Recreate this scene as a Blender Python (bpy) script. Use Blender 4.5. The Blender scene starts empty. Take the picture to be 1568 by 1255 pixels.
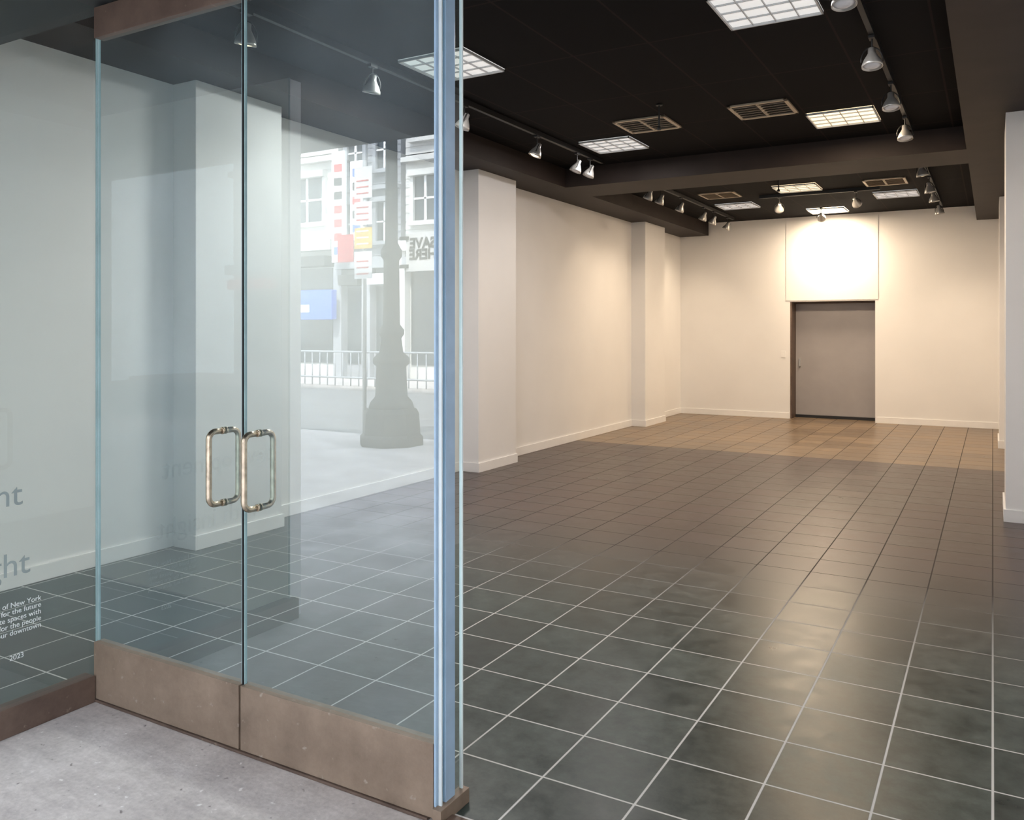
import bpy, bmesh, math, random
from mathutils import Vector, Matrix
random.seed(4)
scene=bpy.context.scene
COL=scene.collection
try:
    scene.view_settings.view_transform='Standard'
except Exception: pass

# ---------------------------------------------------------------- materials
def newmat(name):
    m=bpy.data.materials.new(name); m.use_nodes=True
    nt=m.node_tree
    b=nt.nodes.get('Principled BSDF')
    return m,nt,b
def N(nt,t,**kw):
    n=nt.nodes.new(t)
    for k,v in kw.items():
        setattr(n,k,v)
    return n
def simple(name,col,rough=.5,metal=0,noise=.12,scale=6,bump=0,emis=None,es=0,spec=.5,bscale=None):
    m,nt,b=newmat(name)
    b.inputs['Roughness'].default_value=rough
    b.inputs['Metallic'].default_value=metal
    b.inputs['Specular IOR Level'].default_value=spec
    tc=N(nt,'ShaderNodeTexCoord')
    nz=N(nt,'ShaderNodeTexNoise'); nz.inputs['Scale'].default_value=scale; nz.inputs['Detail'].default_value=6
    nt.links.new(tc.outputs['Object'],nz.inputs['Vector'])
    cr=N(nt,'ShaderNodeValToRGB')
    cr.color_ramp.elements[0].position=.3; cr.color_ramp.elements[1].position=.7
    cr.color_ramp.elements[0].color=(*[c*(1-noise) for c in col],1)
    cr.color_ramp.elements[1].color=(*[min(1,c*(1+noise)) for c in col],1)
    nt.links.new(nz.outputs['Fac'],cr.inputs['Fac'])
    nt.links.new(cr.outputs['Color'],b.inputs['Base Color'])
    if bump:
        nb=N(nt,'ShaderNodeTexNoise'); nb.inputs['Scale'].default_value=bscale or scale*8; nb.inputs['Detail'].default_value=8
        nt.links.new(tc.outputs['Object'],nb.inputs['Vector'])
        bp=N(nt,'ShaderNodeBump'); bp.inputs['Strength'].default_value=bump; bp.inputs['Distance'].default_value=.01
        nt.links.new(nb.outputs['Fac'],bp.inputs['Height']); nt.links.new(bp.outputs['Normal'],b.inputs['Normal'])
    if emis:
        b.inputs['Emission Color'].default_value=(*emis,1); b.inputs['Emission Strength'].default_value=es
    return m

M={}
M['wall']=simple('wall_paint',(.82,.81,.80),.55,noise=.02,scale=1.5,bump=.03,bscale=120)
M['trim']=simple('trim_paint',(.86,.85,.84),.35,noise=.02)
M['soffit']=simple('soffit_dark_paint',(.030,.021,.018),.6,noise=.15,scale=3,spec=.25)
M['bulk']=simple('bulkhead_dark_paint',(.028,.03,.032),.6,noise=.15,scale=3,spec=.3)
M['dark']=simple('dark_metal',(.012,.012,.013),.5)
def bronze(name,a,bcol,scuff):
    m,nt,b=newmat(name); L=nt.links.new
    tc=N(nt,'ShaderNodeTexCoord')
    n1=N(nt,'ShaderNodeTexNoise'); n1.inputs['Scale'].default_value=5; n1.inputs['Detail'].default_value=9; n1.inputs['Roughness'].default_value=.7
    n2=N(nt,'ShaderNodeTexNoise'); n2.inputs['Scale'].default_value=26; n2.inputs['Detail'].default_value=5
    L(tc.outputs['Object'],n1.inputs['Vector']); L(tc.outputs['Object'],n2.inputs['Vector'])
    c=N(nt,'ShaderNodeValToRGB'); e=c.color_ramp.elements; e[0].position=.32; e[0].color=(*a,1); e[1].position=.68; e[1].color=(*bcol,1); L(n1.outputs['Fac'],c.inputs['Fac'])
    r=N(nt,'ShaderNodeMapRange'); r.inputs[1].default_value=.66; r.inputs[2].default_value=.74; L(n2.outputs['Fac'],r.inputs[0])
    mx=N(nt,'ShaderNodeMix',data_type='RGBA'); L(r.outputs[0],mx.inputs[0]); L(c.outputs[0],mx.inputs[6]); mx.inputs[7].default_value=(*scuff,1)
    L(mx.outputs[2],b.inputs['Base Color'])
    r2=N(nt,'ShaderNodeMapRange'); r2.inputs[3].default_value=.4; r2.inputs[4].default_value=.65; L(n1.outputs['Fac'],r2.inputs[0]); L(r2.outputs[0],b.inputs['Roughness'])
    b.inputs['Metallic'].default_value=.1
    bp=N(nt,'ShaderNodeBump'); bp.inputs['Strength'].default_value=.12; bp.inputs['Distance'].default_value=.004; L(n2.outputs['Fac'],bp.inputs['Height']); L(bp.outputs['Normal'],b.inputs['Normal'])
    return m
M['bronze']=bronze('bronze_clad',(.20,.145,.105),(.33,.245,.185),(.42,.35,.29))
M['bronze_dk']=bronze('bronze_dark',(.085,.055,.043),(.16,.108,.082),(.22,.165,.13))
M['handle']=simple('handle_metal',(.56,.47,.36),.27,metal=1,noise=.3,scale=40)
M['silver']=simple('lamp_silver',(.55,.54,.52),.3,metal=.6,noise=.05)
M['door']=simple('grey_door_paint',(.34,.32,.32),.45,noise=.05,scale=3)
M['lens']=simple('troffer_lens',(.8,.8,.78),.5,emis=(1,.98,.96),es=.55,noise=.03)
M['lens_warm']=simple('troffer_lens_warm',(.8,.7,.6),.5,emis=(1,.80,.52),es=1.5,noise=.03)
M['lens_hot']=simple('troffer_lens_hot',(.9,.8,.7),.5,emis=(1,.85,.62),es=9,noise=.03)
M['louvre']=simple('troffer_louvre',(.55,.56,.57),.35,noise=.03)
M['vent']=simple('vent_metal',(.50,.42,.32),.4,metal=.4,noise=.05)
M['bulb']=simple('bulb_warm',(.9,.8,.6),.3,emis=(1,.75,.5),es=2)
M['bulb_off']=simple('bulb_glass',(.75,.75,.78),.15,noise=.02)
M['asphalt']=simple('asphalt',(.16,.16,.165),.8,noise=.25,scale=4,bump=.3)
M['facade']=simple('facade_stone',(.60,.59,.56),.8,noise=.12,scale=1.2,bump=.2)
M['facade2']=simple('facade_grey',(.30,.31,.33),.8,noise=.12,scale=1.2)
M['fwin']=simple('facade_window_glass',(.02,.03,.04),.1,noise=.3,scale=.7)
M['iron']=simple('lamp_iron',(.012,.014,.014),.55,noise=.2,scale=6,spec=.25)
M['sign_w']=simple('sign_white',(.85,.85,.85),.5,noise=.02)
M['sign_r']=simple('sign_red',(.6,.05,.05),.5)
M['sign_y']=simple('sign_yellow',(.8,.5,.06),.5)
M['sign_b']=simple('sign_blue',(.03,.12,.6),.4)
M['black']=simple('black_ink',(.01,.01,.01),.5)
M['edge']=simple('glass_edge_blue',(.40,.56,.74),.2,noise=.08,scale=10)
M['edge_w']=simple('glass_edge_white',(.80,.88,.90),.15,noise=.05,scale=10)
M['edge_g']=simple('glass_edge_green',(.36,.50,.52),.2,noise=.1,scale=10)
M['vinyl_grey']=simple('vinyl_grey',(.26,.31,.31),.6,noise=.02)
M['vinyl_white']=simple('vinyl_white',(.62,.68,.68),.6,noise=.02)

def glassmat(name,tint,F0=.11,haze=0.03):
    m,nt,b=newmat(name); nt.nodes.remove(b)
    out=nt.nodes['Material Output']
    lw=N(nt,'ShaderNodeLayerWeight'); lw.inputs['Blend'].default_value=.5
    p=N(nt,'ShaderNodeMath',operation='POWER'); p.inputs[1].default_value=4.2; nt.links.new(lw.outputs['Facing'],p.inputs[0])
    fr=N(nt,'ShaderNodeMath',operation='MULTIPLY_ADD'); fr.inputs[1].default_value=1-F0; fr.inputs[2].default_value=F0; nt.links.new(p.outputs[0],fr.inputs[0])
    tr=N(nt,'ShaderNodeBsdfTransparent'); tr.inputs['Color'].default_value=(*tint,1)
    gl=N(nt,'ShaderNodeBsdfGlossy'); gl.inputs['Roughness'].default_value=0; gl.inputs['Color'].default_value=(.93,.97,1,1)
    df=N(nt,'ShaderNodeBsdfDiffuse'); df.inputs['Color'].default_value=(.70,.86,.92,1)
    tc=N(nt,'ShaderNodeTexCoord'); nz=N(nt,'ShaderNodeTexNoise'); nz.inputs['Scale'].default_value=1.6; nz.inputs['Detail'].default_value=5
    nt.links.new(tc.outputs['Object'],nz.inputs['Vector'])
    mr=N(nt,'ShaderNodeMapRange'); mr.inputs[1].default_value=.35; mr.inputs[2].default_value=.75; mr.inputs[3].default_value=haze*.5; mr.inputs[4].default_value=haze*1.5
    nt.links.new(nz.outputs['Fac'],mr.inputs[0])
    m1=N(nt,'ShaderNodeMixShader'); nt.links.new(mr.outputs[0],m1.inputs[0]); nt.links.new(tr.outputs[0],m1.inputs[1]); nt.links.new(df.outputs[0],m1.inputs[2])
    m2=N(nt,'ShaderNodeMixShader'); nt.links.new(fr.outputs[0],m2.inputs[0]); nt.links.new(m1.outputs[0],m2.inputs[1]); nt.links.new(gl.outputs[0],m2.inputs[2])
    nt.links.new(m2.outputs[0],out.inputs['Surface'])
    return m
M['glass']=glassmat('door_glass',(.75,.885,.90),.14,.09)
M['glass_side']=glassmat('window_glass',(.88,.97,.96),.06,.04)

def floor_mat():
    m,nt,b=newmat('slate_tile')
    L=nt.links.new
    tc=N(nt,'ShaderNodeTexCoord'); sp=N(nt,'ShaderNodeSeparateXYZ'); L(tc.outputs['Object'],sp.inputs[0])
    def math_(op,a,bv=None):
        n=N(nt,'ShaderNodeMath',operation=op)
        for i,v in enumerate((a,bv)):
            if v is None: continue
            if isinstance(v,(int,float)): n.inputs[i].default_value=v
            else: L(v,n.inputs[i])
        return n.outputs[0]
    def ramp(src,stops):
        c=N(nt,'ShaderNodeValToRGB'); e=c.color_ramp.elements
        e[0].position=stops[0][0]; e[0].color=(*stops[0][1],1); e[1].position=stops[1][0]; e[1].color=(*stops[1][1],1)
        L(src,c.inputs['Fac']); return c.outputs[0]
    def mix(f,a,c):
        n=N(nt,'ShaderNodeMix',data_type='RGBA'); L(f,n.inputs[0]); L(a,n.inputs[6]); L(c,n.inputs[7]); return n.outputs[2]
    T=.35
    def dist(o,off):
        s=math_('DIVIDE',math_('SUBTRACT',o,off),T)
        f=math_('FRACT',math_('ADD',s,.5))
        return math_('MULTIPLY',math_('ABSOLUTE',math_('SUBTRACT',f,.5)),T), math_('FLOOR',s)
    dx,cx=dist(sp.outputs['X'],0.0); dy,cy=dist(sp.outputs['Y'],.2)
    d=math_('MINIMUM',dx,dy)
    mr=N(nt,'ShaderNodeMapRange'); mr.inputs[1].default_value=.0028; mr.inputs[2].default_value=.0050; mr.inputs[3].default_value=1; mr.inputs[4].default_value=0
    L(d,mr.inputs[0]); grout=mr.outputs[0]
    cmb=N(nt,'ShaderNodeCombineXYZ'); L(cx,cmb.inputs[0]); L(cy,cmb.inputs[1])
    wn=N(nt,'ShaderNodeTexWhiteNoise'); L(cmb.outputs[0],wn.inputs['Vector'])
    off=N(nt,'ShaderNodeVectorMath',operation='MULTIPLY_ADD'); L(wn.outputs['Color'],off.inputs[0]); off.inputs[1].default_value=(7,7,7); L(tc.outputs['Object'],off.inputs[2])
    nz=N(nt,'ShaderNodeTexNoise'); nz.inputs['Scale'].default_value=8; nz.inputs['Detail'].default_value=10; nz.inputs['Roughness'].default_value=.72
    L(off.outputs[0],nz.inputs['Vector'])
    f=nz.outputs['Fac']
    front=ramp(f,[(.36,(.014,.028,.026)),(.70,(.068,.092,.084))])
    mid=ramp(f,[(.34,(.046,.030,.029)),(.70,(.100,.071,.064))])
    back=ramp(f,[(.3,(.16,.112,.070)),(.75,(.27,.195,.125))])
    my=N(nt,'ShaderNodeMapRange'); my.inputs[1].default_value=3.8; my.inputs[2].default_value=7.0; my.interpolation_type='SMOOTHSTEP'; L(sp.outputs['Y'],my.inputs[0])  # front-to-mid blend paints the warm interior light into the tile colour
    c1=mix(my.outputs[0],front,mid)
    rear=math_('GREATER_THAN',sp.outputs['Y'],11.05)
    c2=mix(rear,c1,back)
    v=N(nt,'ShaderNodeMapRange'); v.inputs[3].default_value=.78; v.inputs[4].default_value=1.24; L(wn.outputs['Value'],v.inputs[0])
    vm=N(nt,'ShaderNodeVectorMath',operation='SCALE'); L(c2,vm.inputs[0]); L(v.outputs[0],vm.inputs['Scale'])
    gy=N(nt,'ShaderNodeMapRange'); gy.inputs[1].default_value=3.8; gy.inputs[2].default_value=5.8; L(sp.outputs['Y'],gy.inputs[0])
    gm=N(nt,'ShaderNodeMix',data_type='RGBA'); gm.inputs[6].default_value=(.62,.62,.60,1); gm.inputs[7].default_value=(.018,.014,.012,1); L(gy.outputs[0],gm.inputs[0])  # light-to-dark grout paints the change of sheen with viewing angle
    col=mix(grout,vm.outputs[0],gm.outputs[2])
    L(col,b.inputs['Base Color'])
    b.inputs['Specular IOR Level'].default_value=.42
    r=N(nt,'ShaderNodeMapRange'); r.inputs[1].default_value=.3; r.inputs[2].default_value=.7; r.inputs[3].default_value=.26; r.inputs[4].default_value=.38; L(f,r.inputs[0])
    rg=math_('ADD',r.outputs[0],math_('MULTIPLY',grout,.4)); rg=math_('ADD',rg,math_('MULTIPLY',wn.outputs['Value'],.05)); L(rg,b.inputs['Roughness'])
    bp=N(nt,'ShaderNodeBump'); bp.inputs['Strength'].default_value=.14; bp.inputs['Distance'].default_value=.003
    h=math_('SUBTRACT',math_('MULTIPLY',f,.4),grout)
    L(h,bp.inputs['Height']); L(bp.outputs['Normal'],b.inputs['Normal'])
    return m
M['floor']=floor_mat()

def ceil_mat():
    m,nt,b=newmat('black_ceiling_tile'); L=nt.links.new
    tc=N(nt,'ShaderNodeTexCoord')
    br=N(nt,'ShaderNodeTexBrick'); br.offset=0
    br.inputs['Scale'].default_value=1; br.inputs['Brick Width'].default_value=.6; br.inputs['Row Height'].default_value=1.2
    br.inputs['Mortar Size'].default_value=.009; br.inputs['Mortar Smooth'].default_value=.2
    br.inputs['Color1'].default_value=(.0068,.0062,.0066,1); br.inputs['Color2'].default_value=(.009,.0082,.0085,1); br.inputs['Mortar'].default_value=(.022,.016,.0145,1)
    mp=N(nt,'ShaderNodeMapping'); mp.inputs['Location'].default_value=(.35,.3,0)
    L(tc.outputs['Object'],mp.inputs[0]); L(mp.outputs[0],br.inputs['Vector'])
    L(br.outputs['Color'],b.inputs['Base Color']); b.inputs['Roughness'].default_value=.85; b.inputs['Specular IOR Level'].default_value=.1
    return m
M['ceiling']=ceil_mat()

def conc_mat():
    m,nt,b=newmat('entry_concrete'); L=nt.links.new
    tc=N(nt,'ShaderNodeTexCoord')
    nz=N(nt,'ShaderNodeTexNoise'); nz.inputs['Scale'].default_value=2.2; nz.inputs['Detail'].default_value=14; nz.inputs['Roughness'].default_value=.68
    mp=N(nt,'ShaderNodeMapping'); mp.inputs['Rotation'].default_value=(0,0,.5); mp.inputs['Scale'].default_value=(5,22,1)
    n2=N(nt,'ShaderNodeTexNoise'); n2.inputs['Scale'].default_value=1.5; n2.inputs['Detail'].default_value=8
    n3=N(nt,'ShaderNodeTexNoise'); n3.inputs['Scale'].default_value=60; n3.inputs['Detail'].default_value=5
    L(tc.outputs['Object'],nz.inputs['Vector']); L(tc.outputs['Object'],mp.inputs[0]); L(mp.outputs[0],n2.inputs['Vector']); L(tc.outputs['Object'],n3.inputs['Vector'])
    def ma(a,k,c=None):
        n=N(nt,'ShaderNodeMath',operation='MULTIPLY_ADD'); L(a,n.inputs[0]); n.inputs[1].default_value=k
        if c is None: n.inputs[2].default_value=0
        else: L(c,n.inputs[2])
        return n.outputs[0]
    s=ma(nz.outputs['Fac'],.68,ma(n2.outputs['Fac'],.14,ma(n3.outputs['Fac'],.18)))
    cr=N(nt,'ShaderNodeValToRGB'); e=cr.color_ramp.elements
    e[0].position=.38; e[0].color=(.37,.33,.315,1); e[1].position=.62; e[1].color=(.68,.62,.59,1)
    k=cr.color_ramp.elements.new(.5); k.color=(.52,.47,.445,1)
    vo=N(nt,'ShaderNodeTexNoise'); vo.inputs['Scale'].default_value=30; vo.inputs['Detail'].default_value=2; L(tc.outputs['Object'],vo.inputs['Vector'])
    r=N(nt,'ShaderNodeMapRange'); r.inputs[1].default_value=.70; r.inputs[2].default_value=.75; L(vo.outputs['Fac'],r.inputs[0])
    mx=N(nt,'ShaderNodeMix',data_type='RGBA'); L(r.outputs[0],mx.inputs[0]); L(cr.outputs[0],mx.inputs[6]); mx.inputs[7].default_value=(.78,.74,.71,1)
    # dark pits / stains
    r3=N(nt,'ShaderNodeMapRange'); r3.inputs[1].default_value=.30; r3.inputs[2].default_value=.24; L(vo.outputs['Fac'],r3.inputs[0])
    mx2=N(nt,'ShaderNodeMix',data_type='RGBA'); L(r3.outputs[0],mx2.inputs[0]); L(mx.outputs[2],mx2.inputs[6]); mx2.inputs[7].default_value=(.22,.19,.18,1)
    L(s,cr.inputs['Fac']); L(mx2.outputs[2],b.inputs['Base Color'])
    b.inputs['Roughness'].default_value=.88
    bp=N(nt,'ShaderNodeBump'); bp.inputs['Strength'].default_value=.7; bp.inputs['Distance'].default_value=.010
    L(s,bp.inputs['Height']); L(bp.outputs['Normal'],b.inputs['Normal'])
    return m
M['concrete']=conc_mat()

# ---------------------------------------------------------------- mesh helper
class B:
    def __init__(s): s.bm=bmesh.new(); s.mats=[]
    def mi(s,k):
        if k not in s.mats: s.mats.append(k)
        return s.mats.index(k)
    def box(s,x0,x1,y0,y1,z0,z1,mat,bev=0,M4=None):
        r=bmesh.ops.create_cube(s.bm,size=1); vs=r['verts']
        for v in vs:
            v.co=Vector((x0+(v.co.x+.5)*(x1-x0),y0+(v.co.y+.5)*(y1-y0),z0+(v.co.z+.5)*(z1-z0)))
        fs=set(f for v in vs for f in v.link_faces); i=s.mi(mat)
        for f in fs: f.material_index=i
        if bev:
            es=list(set(e for v in vs for e in v.link_edges))
            r2=bmesh.ops.bevel(s.bm,geom=es,offset=bev,segments=2,affect='EDGES',profile=.7)
            for f in r2['faces']: f.material_index=i
            vs=list(set(v for f in list(fs)+r2['faces'] if f.is_valid for v in f.verts))
        if M4 is not None:
            for v in vs: v.co=M4@v.co
        return vs
    def pane(s,axis,c,a0,a1,z0,z1,mat,edge,t=.006,w=.004):
        if axis=='y': P=[(a0,c,z0),(a1,c,z0),(a1,c,z1),(a0,c,z1)]
        else: P=[(c,a0,z0),(c,a1,z0),(c,a1,z1),(c,a0,z1)]
        f=s.bm.faces.new([s.bm.verts.new(p) for p in P]); f.material_index=s.mi(mat)
        for q in (a0,a1):
            if axis=='y': s.box(q-w/2,q+w/2,c-t,c+t,z0,z1,edge)
            else: s.box(c-t,c+t,q-w/2,q+w/2,z0,z1,edge)
    def lathe(s,prof,mat,segs=20,M4=None):
        i=s.mi(mat); rings=[]
        for r,z in prof:
            ring=[]
            for k in range(segs):
                a=2*math.pi*(k+.5)/segs
                co=Vector((r*math.cos(a),r*math.sin(a),z))
                if M4 is not None: co=M4@co
                ring.append(s.bm.verts.new(co))
            rings.append(ring)
        for a,b_ in zip(rings,rings[1:]):
            for k in range(segs):
                f=s.bm.faces.new((a[k],a[(k+1)%segs],b_[(k+1)%segs],b_[k])); f.material_index=i; f.smooth=segs>8
        for ring,fl in ((rings[0],True),(rings[-1],False)):
            f=s.bm.faces.new(ring[::-1] if fl else ring); f.material_index=i
    def tube(s,pts,r,mat,segs=14):
        i=s.mi(mat); rings=[]; n=len(pts); pts=[Vector(p) for p in pts]
        up=None
        for k,p in enumerate(pts):
            t=(pts[min(k+1,n-1)]-pts[max(k-1,0)]).normalized()
            if up is None:
                up=Vector((1,0,0)) if abs(t.x)<.9 else Vector((0,0,1))
            a=(up-t*up.dot(t)).normalized(); b_=t.cross(a); up=a
            rings.append([s.bm.verts.new(p+r*(math.cos(2*math.pi*q/segs)*a+math.sin(2*math.pi*q/segs)*b_)) for q in range(segs)])
        for a,b_ in zip(rings,rings[1:]):
            for k in range(segs):
                f=s.bm.faces.new((a[k],a[(k+1)%segs],b_[(k+1)%segs],b_[k])); f.material_index=i; f.smooth=True
        s.bm.faces.new(rings[0][::-1]).material_index=i; s.bm.faces.new(rings[-1]).material_index=i
    def done(s,name,parent=None):
        bmesh.ops.recalc_face_normals(s.bm,faces=s.bm.faces)
        me=bpy.data.meshes.new(name); s.bm.to_mesh(me); s.bm.free()
        for k in s.mats: me.materials.append(M[k])
        o=bpy.data.objects.new(name,me); COL.objects.link(o)
        if parent: o.parent=parent
        return o
def one(name,args,**kw):
    b=B(); b.box(*args,**kw); return b.done(name)
def empty(name,loc=(0,0,0)):
    o=bpy.data.objects.new(name,None); o.empty_display_size=.1; COL.objects.link(o); o.location=loc; return o

# ---------------------------------------------------------------- dimensions
LW=-5.3; BW=15.8; ZS=3.44; ZC=3.68; RW=.38; DY=2.25; ZH=3.01
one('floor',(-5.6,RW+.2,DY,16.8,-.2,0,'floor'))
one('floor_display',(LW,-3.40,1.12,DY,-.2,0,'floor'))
one('wall_left',(LW-.2,LW,1.0,BW+.2,0,3.9,'wall'))
one('wall_right',(RW,RW+.2,-.4,BW+.2,0,3.9,'wall'))
one('wall_front',(LW,-3.40,1.0,1.1,0,ZH,'wall'))
b=B()
dx0,dx1,dz=-3.22,-1.78,2.14
b.box(LW-.2,dx0,BW,BW+.2,0,3.9,'wall'); b.box(dx1,RW+.2,BW,BW+.2,0,3.9,'wall'); b.box(dx0,dx1,BW,BW+.2,dz,3.9,'wall')
b.box(-3.29,-1.73,BW-.014,BW,dz+.02,ZC,'wall',bev=.003)
b.done('wall_back')
b=B()
b.box(dx0-.02,dx0,BW+.2,BW+.6,0,dz+.02,'bronze_dk'); b.box(dx1,dx1+.02,BW+.2,BW+.6,0,dz+.02,'bronze_dk'); b.box(dx0,dx1,BW+.2,BW+.6,dz,dz+.02,'bronze_dk')
b.box(dx0,dx0+.03,BW+.01,BW+.45,0,dz,'bronze_dk',bev=.004)
b.box(dx0+.03,dx1,BW+.30,BW+.45,dz-.03,dz,'bronze_dk',bev=.004)
b.box(dx0+.03,dx1,BW+.36,BW+.42,.05,dz-.03,'door',bev=.005)
b.box(dx0+.03,dx1,BW+.33,BW+.44,0,.05,'dark')
b.box(dx0+.09,dx0+.12,BW+.32,BW+.36,.95,1.1,'silver',bev=.004)
b.done('door_1')
one('ceiling',(LW-.2,RW+.2,2.3,BW+.2,ZC,ZC+.2,'ceiling'))
one('ceiling_soffit',(LW,-4.74,2.3,BW,ZS,ZC,'soffit'))
one('ceiling_soffit',(-.23,RW,2.3,BW,ZS,ZC,'soffit'))
one('ceiling_beam',(-4.74,-.23,9.6,10.42,ZS,ZC,'soffit'))
def pil(x0,x1,y0,y1):
    one('pilaster',(x0,x1,y0,y1,0,ZS,'wall'),bev=.004)
LP=[(4.13,4.98),(8.0,8.86),(13.24,14.2)]
for y0,y1 in LP: pil(LW,-5.05,y0,y1)
pil(.095,RW,8.15,9.0); pil(.078,RW,13.2,14.15)
def bb_path(name,pts,side):
    b=B(); h=.105; t=.016
    for (xa,ya),(xb,yb) in zip(pts,pts[1:]):
        x0,x1=min(xa,xb),max(xa,xb); y0,y1=min(ya,yb),max(ya,yb)
        if abs(x1-x0)<1e-6:
            if side>0: b.box(x0,x0+t,y0,y1,0,h,'trim',bev=.003)
            else: b.box(x0-t,x0,y0,y1,0,h,'trim',bev=.003)
        else:
            if ya_face[(xa,ya,xb,yb)]>0: b.box(x0,x1+ (t if side>0 else 0),y0,y0+t,0,h,'trim',bev=.003)
            else: b.box(x0-(t if side<0 else 0),x1+(t if side>0 else 0),y0-t,y0,0,h,'trim',bev=.003)
    b.done(name)
ya_face={}
pts=[(LW,1.12)]
for y0,y1 in LP:
    pts+=[(LW,y0),(-5.05,y0),(-5.05,y1),(LW,y1)]
    ya_face[(LW,y0,-5.05,y0)]=-1; ya_face[(-5.05,y1,LW,y1)]=1
pts.append((LW,BW)); bb_path('baseboard_left',pts,1)
pts=[(RW,2.3)]
for x,y0,y1 in ((.095,8.15,9.0),(.078,13.2,14.15)):
    pts+=[(RW,y0),(x,y0),(x,y1),(RW,y1)]
    ya_face[(RW,y0,x,y0)]=-1; ya_face[(x,y1,RW,y1)]=1
pts.append((RW,BW)); bb_path('baseboard_right',pts,-1)
b=B(); b.box(LW,dx0-.02,BW-.016,BW,0,.105,'trim',bev=.003); b.box(dx1+.02,RW,BW-.016,BW,0,.105,'trim',bev=.003); b.done('baseboard_back')
b=B(); b.box(-3.38,-3.30,BW-.012,BW,1.12,1.24,'trim',bev=.003); b.box(-3.347,-3.333,BW-.02,BW-.01,1.165,1.195,'trim',bev=.002); b.done('light_switch')

# ---------------------------------------------------------------- troffers / vents
def troffer(cx,cy,lens,n=4):
    b=B(); s=.30; z=ZC
    b.box(cx-s,cx+s,cy-s,cy+s,z-.006,z-.001,lens)
    fr=.012
    for x0,x1,y0,y1 in ((-s,-s+fr,-s,s),(s-fr,s,-s,s),(-s,s,-s,-s+fr),(-s,s,s-fr,s)):
        b.box(cx+x0,cx+x1,cy+y0,cy+y1,z-.024,z-.001,'louvre')
    for k in range(1,n):
        p=-s+2*s*k/n
        b.box(cx+p-.003,cx+p+.003,cy-s,cy+s,z-.018,z-.006,'louvre'); b.box(cx-s,cx+s,cy+p-.003,cy+p+.003,z-.018,z-.006,'louvre')
    b.done('ceiling_light_panel')
for cx,cy,l in ((-1.25,5.4,'lens'),(-3.65,5.4,'lens'),(-3.65,8.6,'lens'),(-1.25,8.6,'lens_warm'),(-2.45,12.5,'lens_warm'),(-1.26,13.8,'lens'),(-3.65,13.8,'lens'),(-2.45,15.08,'lens_hot')):
    troffer(cx,cy,l)
def vent(cx,cy):
    b=B(); z=ZC; s=.27
    b.box(cx-s+.04,cx+s-.04,cy-s+.04,cy+s-.04,z-.004,z-.001,'dark')
    for x0,x1,y0,y1 in ((-s,-s+.035,-s,s),(s-.035,s,-s,s),(-s,s,-s,-s+.035),(-s,s,s-.035,s)):
        b.box(cx+x0,cx+x1,cy+y0,cy+y1,z-.018,z-.001,'vent',bev=.003)
    b.box(cx-.014,cx+.014,cy-s+.03,cy+s-.03,z-.02,z-.002,'vent')
    for k in range(6):
        p=-s+.07+k*(2*s-.14)/5
        Mx=Matrix.Translation((cx,cy+p,z-.012))@Matrix.Rotation(.7,4,'X')
        b.box(-s+.03,s-.03,-.016,.016,-.002,.002,'vent',M4=Mx)
    b.done('air_vent')
for c in ((-3.0,7.93),(-1.86,7.93),(-1.29,12.6),(-3.6,12.6)): vent(*c)

# ---------------------------------------------------------------- tracks
for x in (-4.1,-.72):
    for y0,y1 in ((2.6,9.3),(10.7,15.2)):
        b=B(); b.box(x-.018,x+.018,y0,y1,ZC-.05,ZC-.0,'dark',bev=.003)
        b.box(x-.03,x+.03,y0-.08,y0,ZC-.055,ZC,'dark',bev=.004); b.done('track_rail')
b=B(); b.box(-3.1,-1.4,12.95,12.99,ZC-.05,ZC,'dark',bev=.003); b.done('track_rail')
WARM=(1,.78,.55)
def head(x,y,aim,on=False,z=ZC-.05,energy=0,cone=95):
    b=B()
    b.box(x-.02,x+.02,y-.04,y+.04,z-.02,z,'dark',bev=.003)
    b.lathe([(.006,z-.1),(.006,z-.02)],'dark',8,Matrix.Translation((x,y,0)))
    piv=Vector((x,y,z-.15)); d=(Vector(aim)-piv).normalized()
    R=d.to_track_quat('Z','Y').to_matrix().to_4x4()
    Mx=Matrix.Translation(piv)@R
    pts=[Mx@Vector((.072*math.cos(a),0,.03-.11*math.sin(a))) for a in [math.pi*k/12 for k in range(13)]]
    b.tube(pts,.005,'dark',8)
    b.lathe([(.010,-.075),(.024,-.07),(.026,-.035),(.034,-.02),(.055,.015),(.067,.045),(.069,.065),(.064,.065),(.060,.05)],'silver',20,Mx)
    b.lathe([(.004,.02),(.058,.046),(.059,.054),(.035,.066),(.01,.070)],'bulb' if on else 'bulb_off',16,Mx)
    o=b.done('track_spotlight')
    if energy:
        l=bpy.data.lights.new('spot_lamp','SPOT'); l.energy=energy; l.color=WARM; l.spot_size=math.radians(cone); l.spot_blend=1; l.shadow_soft_size=.05
        lo=bpy.data.objects.new('track_lamp',l); COL.objects.link(lo); lo.parent=o
        lo.matrix_world=Matrix.Translation(piv+d*.1)@(-d).to_track_quat('Z','Y').to_matrix().to_4x4()
for y in (3.74,4.98): head(-4.1,y,(-4.6,y+.2,1.5),on=(y<4))
for y in (6.26,7.63,8.6,8.95): head(-4.1,y,(-5.0,y-.5,1.0),on=(y==7.63),energy=12 if y in(7.63,) else 0)
for y,e in ((10.9,0),(11.36,38),(12.24,42),(13.4,0),(13.95,0),(14.8,60)): head(-4.1,y,(-5.3,y+.3,1.2),on=e>0,energy=e)
for y in (4.96,6.21,7.45,8.7): head(-.72,y,(-.6,y-.4,1.0),on=False)
for y,e in ((10.85,50),(12.2,60),(13.1,0),(14.5,60)): head(-.72,y,(-.3,y+.6,.8),on=e>0,energy=e)
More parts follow.
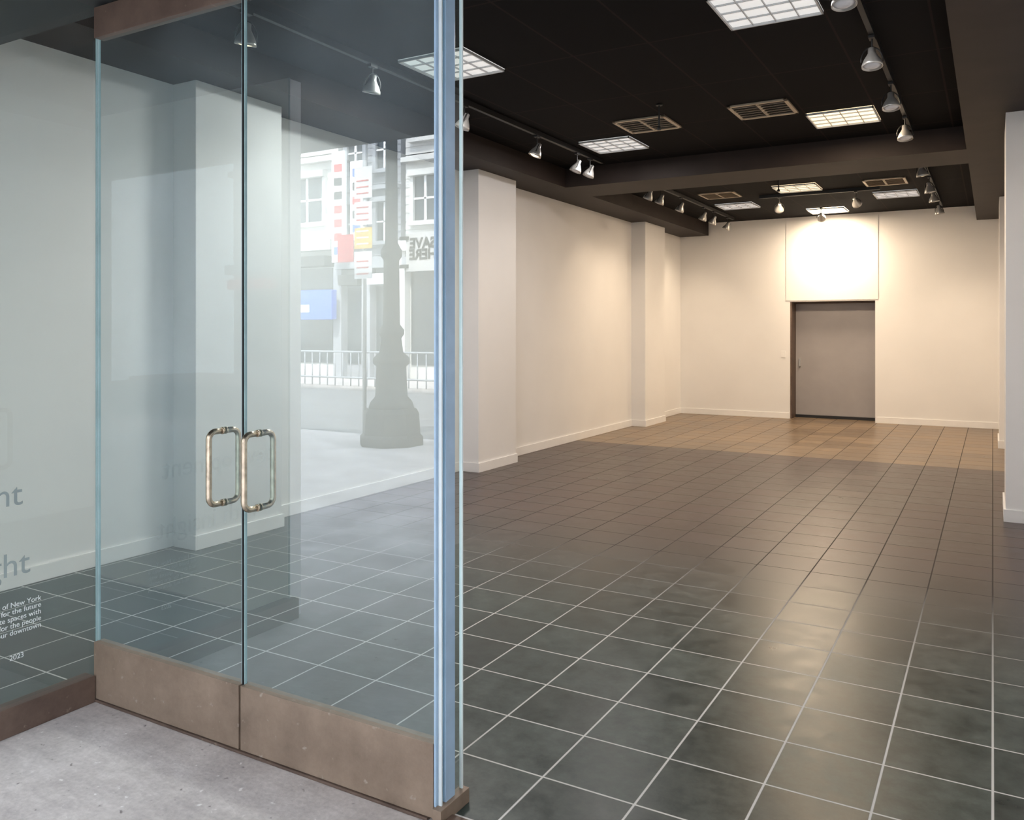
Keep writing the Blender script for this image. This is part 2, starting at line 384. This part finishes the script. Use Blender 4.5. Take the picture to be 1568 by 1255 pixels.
head(-2.8,12.97,(-3.6,15.8,1.5),on=False,energy=65); head(-1.72,12.97,(-1.0,15.8,1.5),on=False,energy=65)
head(-2.5,14.75,(-2.5,15.8,2.95),on=True,z=ZC-.0,energy=56,cone=95)
def area(name,x,y,z,e,s,col=WARM):
    l=bpy.data.lights.new(name,'AREA'); l.energy=e; l.size=s; l.color=col
    o=bpy.data.objects.new(name,l); COL.objects.link(o); o.location=(x,y,z)
area('panel_lamp_rear',-2.45,15.08,ZC-.04,50,.5)
area('panel_lamp_middle',-2.45,12.5,ZC-.04,95,.5)
area('panel_lamp_warm',-1.25,8.6,ZC-.04,45,.5)
for x,y,e in ((-1.25,5.4,38),(-3.65,5.4,78),(-3.65,8.6,26)): area('daylight_fill',x,y,ZC-.04,e,.5,(1,.94,.90))  # added fill in place of daylight on the left wall, set under dim panels
for x,y in ((-2.65,7.3),(-2.45,11.3)):
    b=B(); T=Matrix.Translation((x,y,0))
    b.lathe([(.03,ZC-.012),(.03,ZC)],'dark',14,T); b.lathe([(.008,ZC-.2),(.008,ZC-.01)],'dark',8,T); b.lathe([(.018,ZC-.235),(.02,ZC-.22),(.01,ZC-.2)],'dark',12,T); b.done('sprinkler_head')

# ---------------------------------------------------------------- front bulkhead + storefront
one('front_bulkhead',(-14,6,-.4,2.3,ZH,8.0,'bulk'))
b=B(); b.box(-14,LW-.21,1.0,2.2,0,ZH,'facade2'); b.done('neighbour_pier')
one('shop_pier',(RW+.21,6,-.3,2.2,0,ZH,'facade2'))
def glass_door(x0,x1,hx,name):
    root=empty(name,((x0+x1)/2,DY,0))
    def ch(bb,n):
        o=bb.done(n); o.parent=root; o.matrix_parent_inverse=Matrix.Translation(-root.location)
    b=B(); b.pane('y',DY,x0+.002,x1-.002,.24,2.88,'glass','edge_g',w=.003); ch(b,'glass_pane')
    b=B(); b.box(x0,x1,DY-.024,DY+.024,.012,.255,'bronze',bev=.003); ch(b,'bottom_rail')
    b=B(); b.box(x0,x1,DY-.024,DY+.024,2.87,ZH-.008,'bronze_dk',bev=.003); ch(b,'top_rail')
    b=B(); R=.03; zt,zb=1.215,.935; so=.072
    for sg in (-1,1):
        pts=[(hx,DY+sg*.006,zt)]
        for k in range(0,7):
            a=math.pi/2*k/6
            pts.append((hx,DY+sg*(so-R+R*math.sin(a)),zt-R+R*math.cos(a)))
        for k in range(0,7):
            a=math.pi/2*k/6
            pts.append((hx,DY+sg*(so-R+R*math.cos(a)),zb+R-R*math.sin(a)))
        pts.append((hx,DY+sg*.006,zb))
        b.tube(pts,.0115,'handle')
        for z in (zt,zb):
            Mx=Matrix.Translation((hx,DY,z))@Matrix.Rotation(math.pi/2*(-sg),4,'X')
            b.lathe([(.014,.004),(.014,.010),(.012,.012)],'handle',16,Mx)
    ch(b,'pull_handle')
    return root
glass_door(-3.375,-2.4825,-2.59,'glass_entrance_door')
glass_door(-2.4725,-1.580,-2.40,'glass_entrance_door')
b=B(); b.box(-2.4805,-2.4745,DY-.009,DY+.009,.24,2.88,'dark'); b.done('door_seal_strip')
b=B(); b.pane('x',-3.390,1.1,DY,.10,ZH,'glass_side','edge_g'); b.done('window_1')
b=B(); b.box(-3.425,-3.385+.03,1.06,DY-.03,0,.115,'bronze_dk',bev=.004); b.done('trim_1')
b=B()
b.pane('x',-1.564,2.245,2.368,.05,ZH,'glass_side','edge_w',w=.006)
b.box(-1.578,-1.571,2.228,2.262,.05,ZH,'edge',bev=.002)
b.box(-1.572,-1.558,2.268,2.322,.05,ZH,'edge',bev=.002)
b.done('window_3')
b=B(); b.box(-1.577,-1.542,2.215,2.385,0,.05,'bronze',bev=.003); b.done('trim_3')
b=B(); b.box(-1.54,RW,DY-.04,DY+.03,0,.012,'bronze_dk',bev=.003); b.box(-3.37,-1.60,DY-.03,DY+.03,0,.010,'bronze_dk',bev=.003); b.done('door_threshold')

def text(s,y,z,size,mat,name='window_lettering'):
    c=bpy.data.curves.new(name,'FONT'); c.body=s; c.size=size; c.align_x='RIGHT'; c.extrude=.0004; c.space_line=.95
    o=bpy.data.objects.new(name,c); COL.objects.link(o); c.materials.append(M[mat])
    o.rotation_euler=(math.pi/2,0,math.pi/2); o.location=(-3.3825,y,z)
text('development',1.925,.905,.135,'vinyl_grey')
text('with insight',1.955,.625,.135,'vinyl_grey')
text('in the heart of New York\nwe build for the future\nand create spaces with\nmeaning for the people\nand our downtown',2.00,.500,.029,'vinyl_white')
text('2023',1.93,.29,.029,'vinyl_white')

# ---------------------------------------------------------------- exterior
one('sidewalk',(-60,20,-5.6,DY-.001,-.25,-.0005,'concrete'))
one('street',(-60,20,-14.5,-5.6,-.4,-.14,'asphalt'))
one('far_sidewalk',(-60,20,-17.6,-14.5,-.4,0,'concrete'))
def facade(x0,x1,h,mat,wmat='fwin',bay=2.6,name='street_building',fh=3.5,g0=3.7):
    b=B(); Y=-17.5
    b.box(x0,x1,Y-6,Y,0,h,mat)
    n=max(1,int((x1-x0)/bay)); w=(x1-x0)/n
    for k in range(n):
        xa=x0+k*w
        b.box(xa+.25,xa+w-.25,Y-.02,Y+.05,.5,g0-.6,wmat); b.box(xa+.2,xa+w-.2,Y,Y+.5,g0-.55,g0-.2,random.choice(['facade2','sign_w','dark','sign_r']))
        b.box(xa-.18,xa+.18,Y,Y+.3,0,g0,mat)
    b.box(x0,x1,Y,Y+.45,g0,g0+.35,mat)
    z=g0+.35; s=fh/3.5
    while z<h-fh*.7:
        for k in range(n):
            xa=x0+k*w+w/2; ww=w*.27
            b.box(xa-ww,xa+ww,Y-.02,Y+.04,z+.8*s,z+2.7*s,wmat)
            b.box(xa-ww-.15,xa+ww+.15,Y,Y+.25,z+.62*s,z+.8*s,mat); b.box(xa-ww-.15,xa+ww+.15,Y,Y+.28,z+2.7*s,z+2.95*s,mat)
            b.box(xa-.04,xa+.04,Y+.04,Y+.09,z+.8*s,z+2.7*s,'sign_w'); b.box(xa-ww,xa+ww,Y+.04,Y+.09,z+1.72*s,z+1.8*s,'sign_w')
            for q in (-1,1): b.box(xa+q*(ww+.07)-.07,xa+q*(ww+.07)+.07,Y,Y+.14,z+.8*s,z+2.7*s,mat)
        q=.1
        while q<fh-.1:
            b.box(x0,x1,Y,Y+.022,z+q,z+q+.3*s,mat); q+=.36*s
        b.box(x0,x1,Y,Y+.3,z+3.3*s,z+3.5*s,mat)
        z+=fh
    b.box(x0,x1,Y,Y+.7,h-.5,h,mat)
    b.done(name)
facade(-58,-28.2,20,'facade'); facade(-28,-19.6,21,'facade',bay=2.1,fh=2.9,g0=4.4); facade(-19.4,-16.9,12,'facade2',bay=1.2,fh=2.4); facade(-16.7,-10,22,'facade',bay=1.5,fh=2.7,g0=4.2); facade(-9.8,18,19,'facade2')
b=B(); b.box(-20.9,-19.2,-16.95,-16.7,2.0,3.0,'sign_b',bev=.02); b.box(-20.8,-20.2,-16.7,-16.69,2.25,2.5,'sign_w'); b.box(-20.1,-20.0,-17.05,-16.9,2.9,2.95,'dark'); b.done('shop_sign')
for x,z0,z1,m in ((-18.9,3.9,7.6,'sign_w'),(-18.1,4.6,7.2,'sign_w')):
    b=B(); b.box(x-.28,x+.28,-16.8,-16.68,z0,z1,m,bev=.02)
    q=z0+.25
    while q<z1-.25:
        b.box(x-.17,x+.17,-16.68,-16.67,q,q+.26,random.choice(['sign_r','black','sign_b'])); q+=.46
    b.box(x-.03,x+.03,-17.5,-16.8,z1-.3,z1-.24,'dark'); b.done('blade_sign')
b=B(); T=Matrix.Translation((-7.37,-4.87,0))
b.lathe([(.46,0),(.46,.12),(.42,.16),(.40,.45),(.36,.52)],'iron',8,T)
b.lathe([(.32,.52),(.30,.6),(.23,.68),(.21,1.10),(.26,1.15),(.26,1.22),(.17,1.3),(.14,1.5),(.18,1.56),(.18,1.62),(.12,1.7),(.11,2.6),(.15,2.66),(.15,2.74),(.09,2.85),(.075,6.2),(.13,6.3),(.1,6.4)],'iron',20,T)
b.box(-8.1,-6.65,-4.9,-4.84,5.8,5.88,'iron',bev=.01)
for x in (-8.1,-6.65): b.lathe([(.05,5.9),(.1,5.95),(.22,6.1),(.2,6.4),(.08,6.62),(.02,6.75)],'sign_w',16,Matrix.Translation((x,-4.87,0)))
b.box(-7.25,-6.66,-5.07,-5.05,2.45,3.0,'sign_w',bev=.003); b.box(-7.35,-7.2,-5.06,-5.03,2.5,2.55,'iron'); b.box(-7.35,-7.2,-5.06,-5.03,2.9,2.95,'iron')
lamp=b.done('street_lamp')
def sign_text(s,x,z,size):
    c=bpy.data.curves.new('sign_lettering','FONT'); c.body=s; c.size=size; c.align_x='CENTER'; c.extrude=.002; c.space_line=.8; c.offset=.008
    o=bpy.data.objects.new('sign_lettering',c); COL.objects.link(o); c.materials.append(M['black'])
    o.rotation_euler=(math.pi/2,0,math.pi); o.location=(x,-5.045,z); o.parent=lamp
sign_text('SAVE\nHERE',-6.955,2.78,.2)
b=B(); T=Matrix.Translation((-7.80,-4.80,0)); b.lathe([(.03,0),(.03,4.05)],'silver',10,T)
zs=[(3.5,3.95,'sign_w'),(3.12,3.45,'sign_w'),(2.78,3.08,'sign_y'),(2.35,2.74,'sign_w')]
for z0,z1,m in zs: 
    b.box(-7.95,-7.63,-4.765,-4.755,z0,z1,m,bev=.002)
    for q in range(3): b.box(-7.91,-7.69,-4.755,-4.752,z0+.06+q*.09,z0+.08+q*.09,'sign_r' if m=='sign_w' else 'sign_w')
b.box(-8.27,-7.97,-4.765,-4.755,2.6,3.0,'sign_r',bev=.002)
b.done('parking_sign')
b=B()
for z in (.25,1.0): b.tube([(-30,-14.2,z),(-9,-14.2,z)],.03,'facade2',8)
x=-30
while x<-9:
    b.tube([(x,-14.2,.0),(x,-14.2,1.0)],.02,'facade2',6); x+=.3
b.done('street_railing')

# ---------------------------------------------------------------- lights / world
w=bpy.data.worlds.new('sky'); scene.world=w; w.use_nodes=True
nt=w.node_tree; bg=nt.nodes['Background']
tc=N(nt,'ShaderNodeTexCoord'); sp=N(nt,'ShaderNodeSeparateXYZ'); cr=N(nt,'ShaderNodeValToRGB')
cr.color_ramp.elements[0].color=(.92,.96,1,1); cr.color_ramp.elements[1].color=(.70,.83,1,1)
nt.links.new(tc.outputs['Generated'],sp.inputs[0]); nt.links.new(sp.outputs['Z'],cr.inputs['Fac']); nt.links.new(cr.outputs[0],bg.inputs['Color'])
bg.inputs['Strength'].default_value=9
s=bpy.data.lights.new('sun','SUN'); s.energy=15; s.angle=.03; s.color=(1,.95,.88)
so=bpy.data.objects.new('sun',s); COL.objects.link(so); so.rotation_euler=Vector((.25,.75,.95)).to_track_quat('Z','Y').to_euler()

cam=bpy.data.cameras.new('camera'); co=bpy.data.objects.new('camera',cam); COL.objects.link(co); scene.camera=co
co.location=(0,0,1.6); co.rotation_euler=(math.pi/2,0,math.radians(29.96))
cam.sensor_width=36; cam.lens=1277/1568*36; cam.shift_y=-120.5/1568; cam.clip_start=.05; cam.clip_end=300
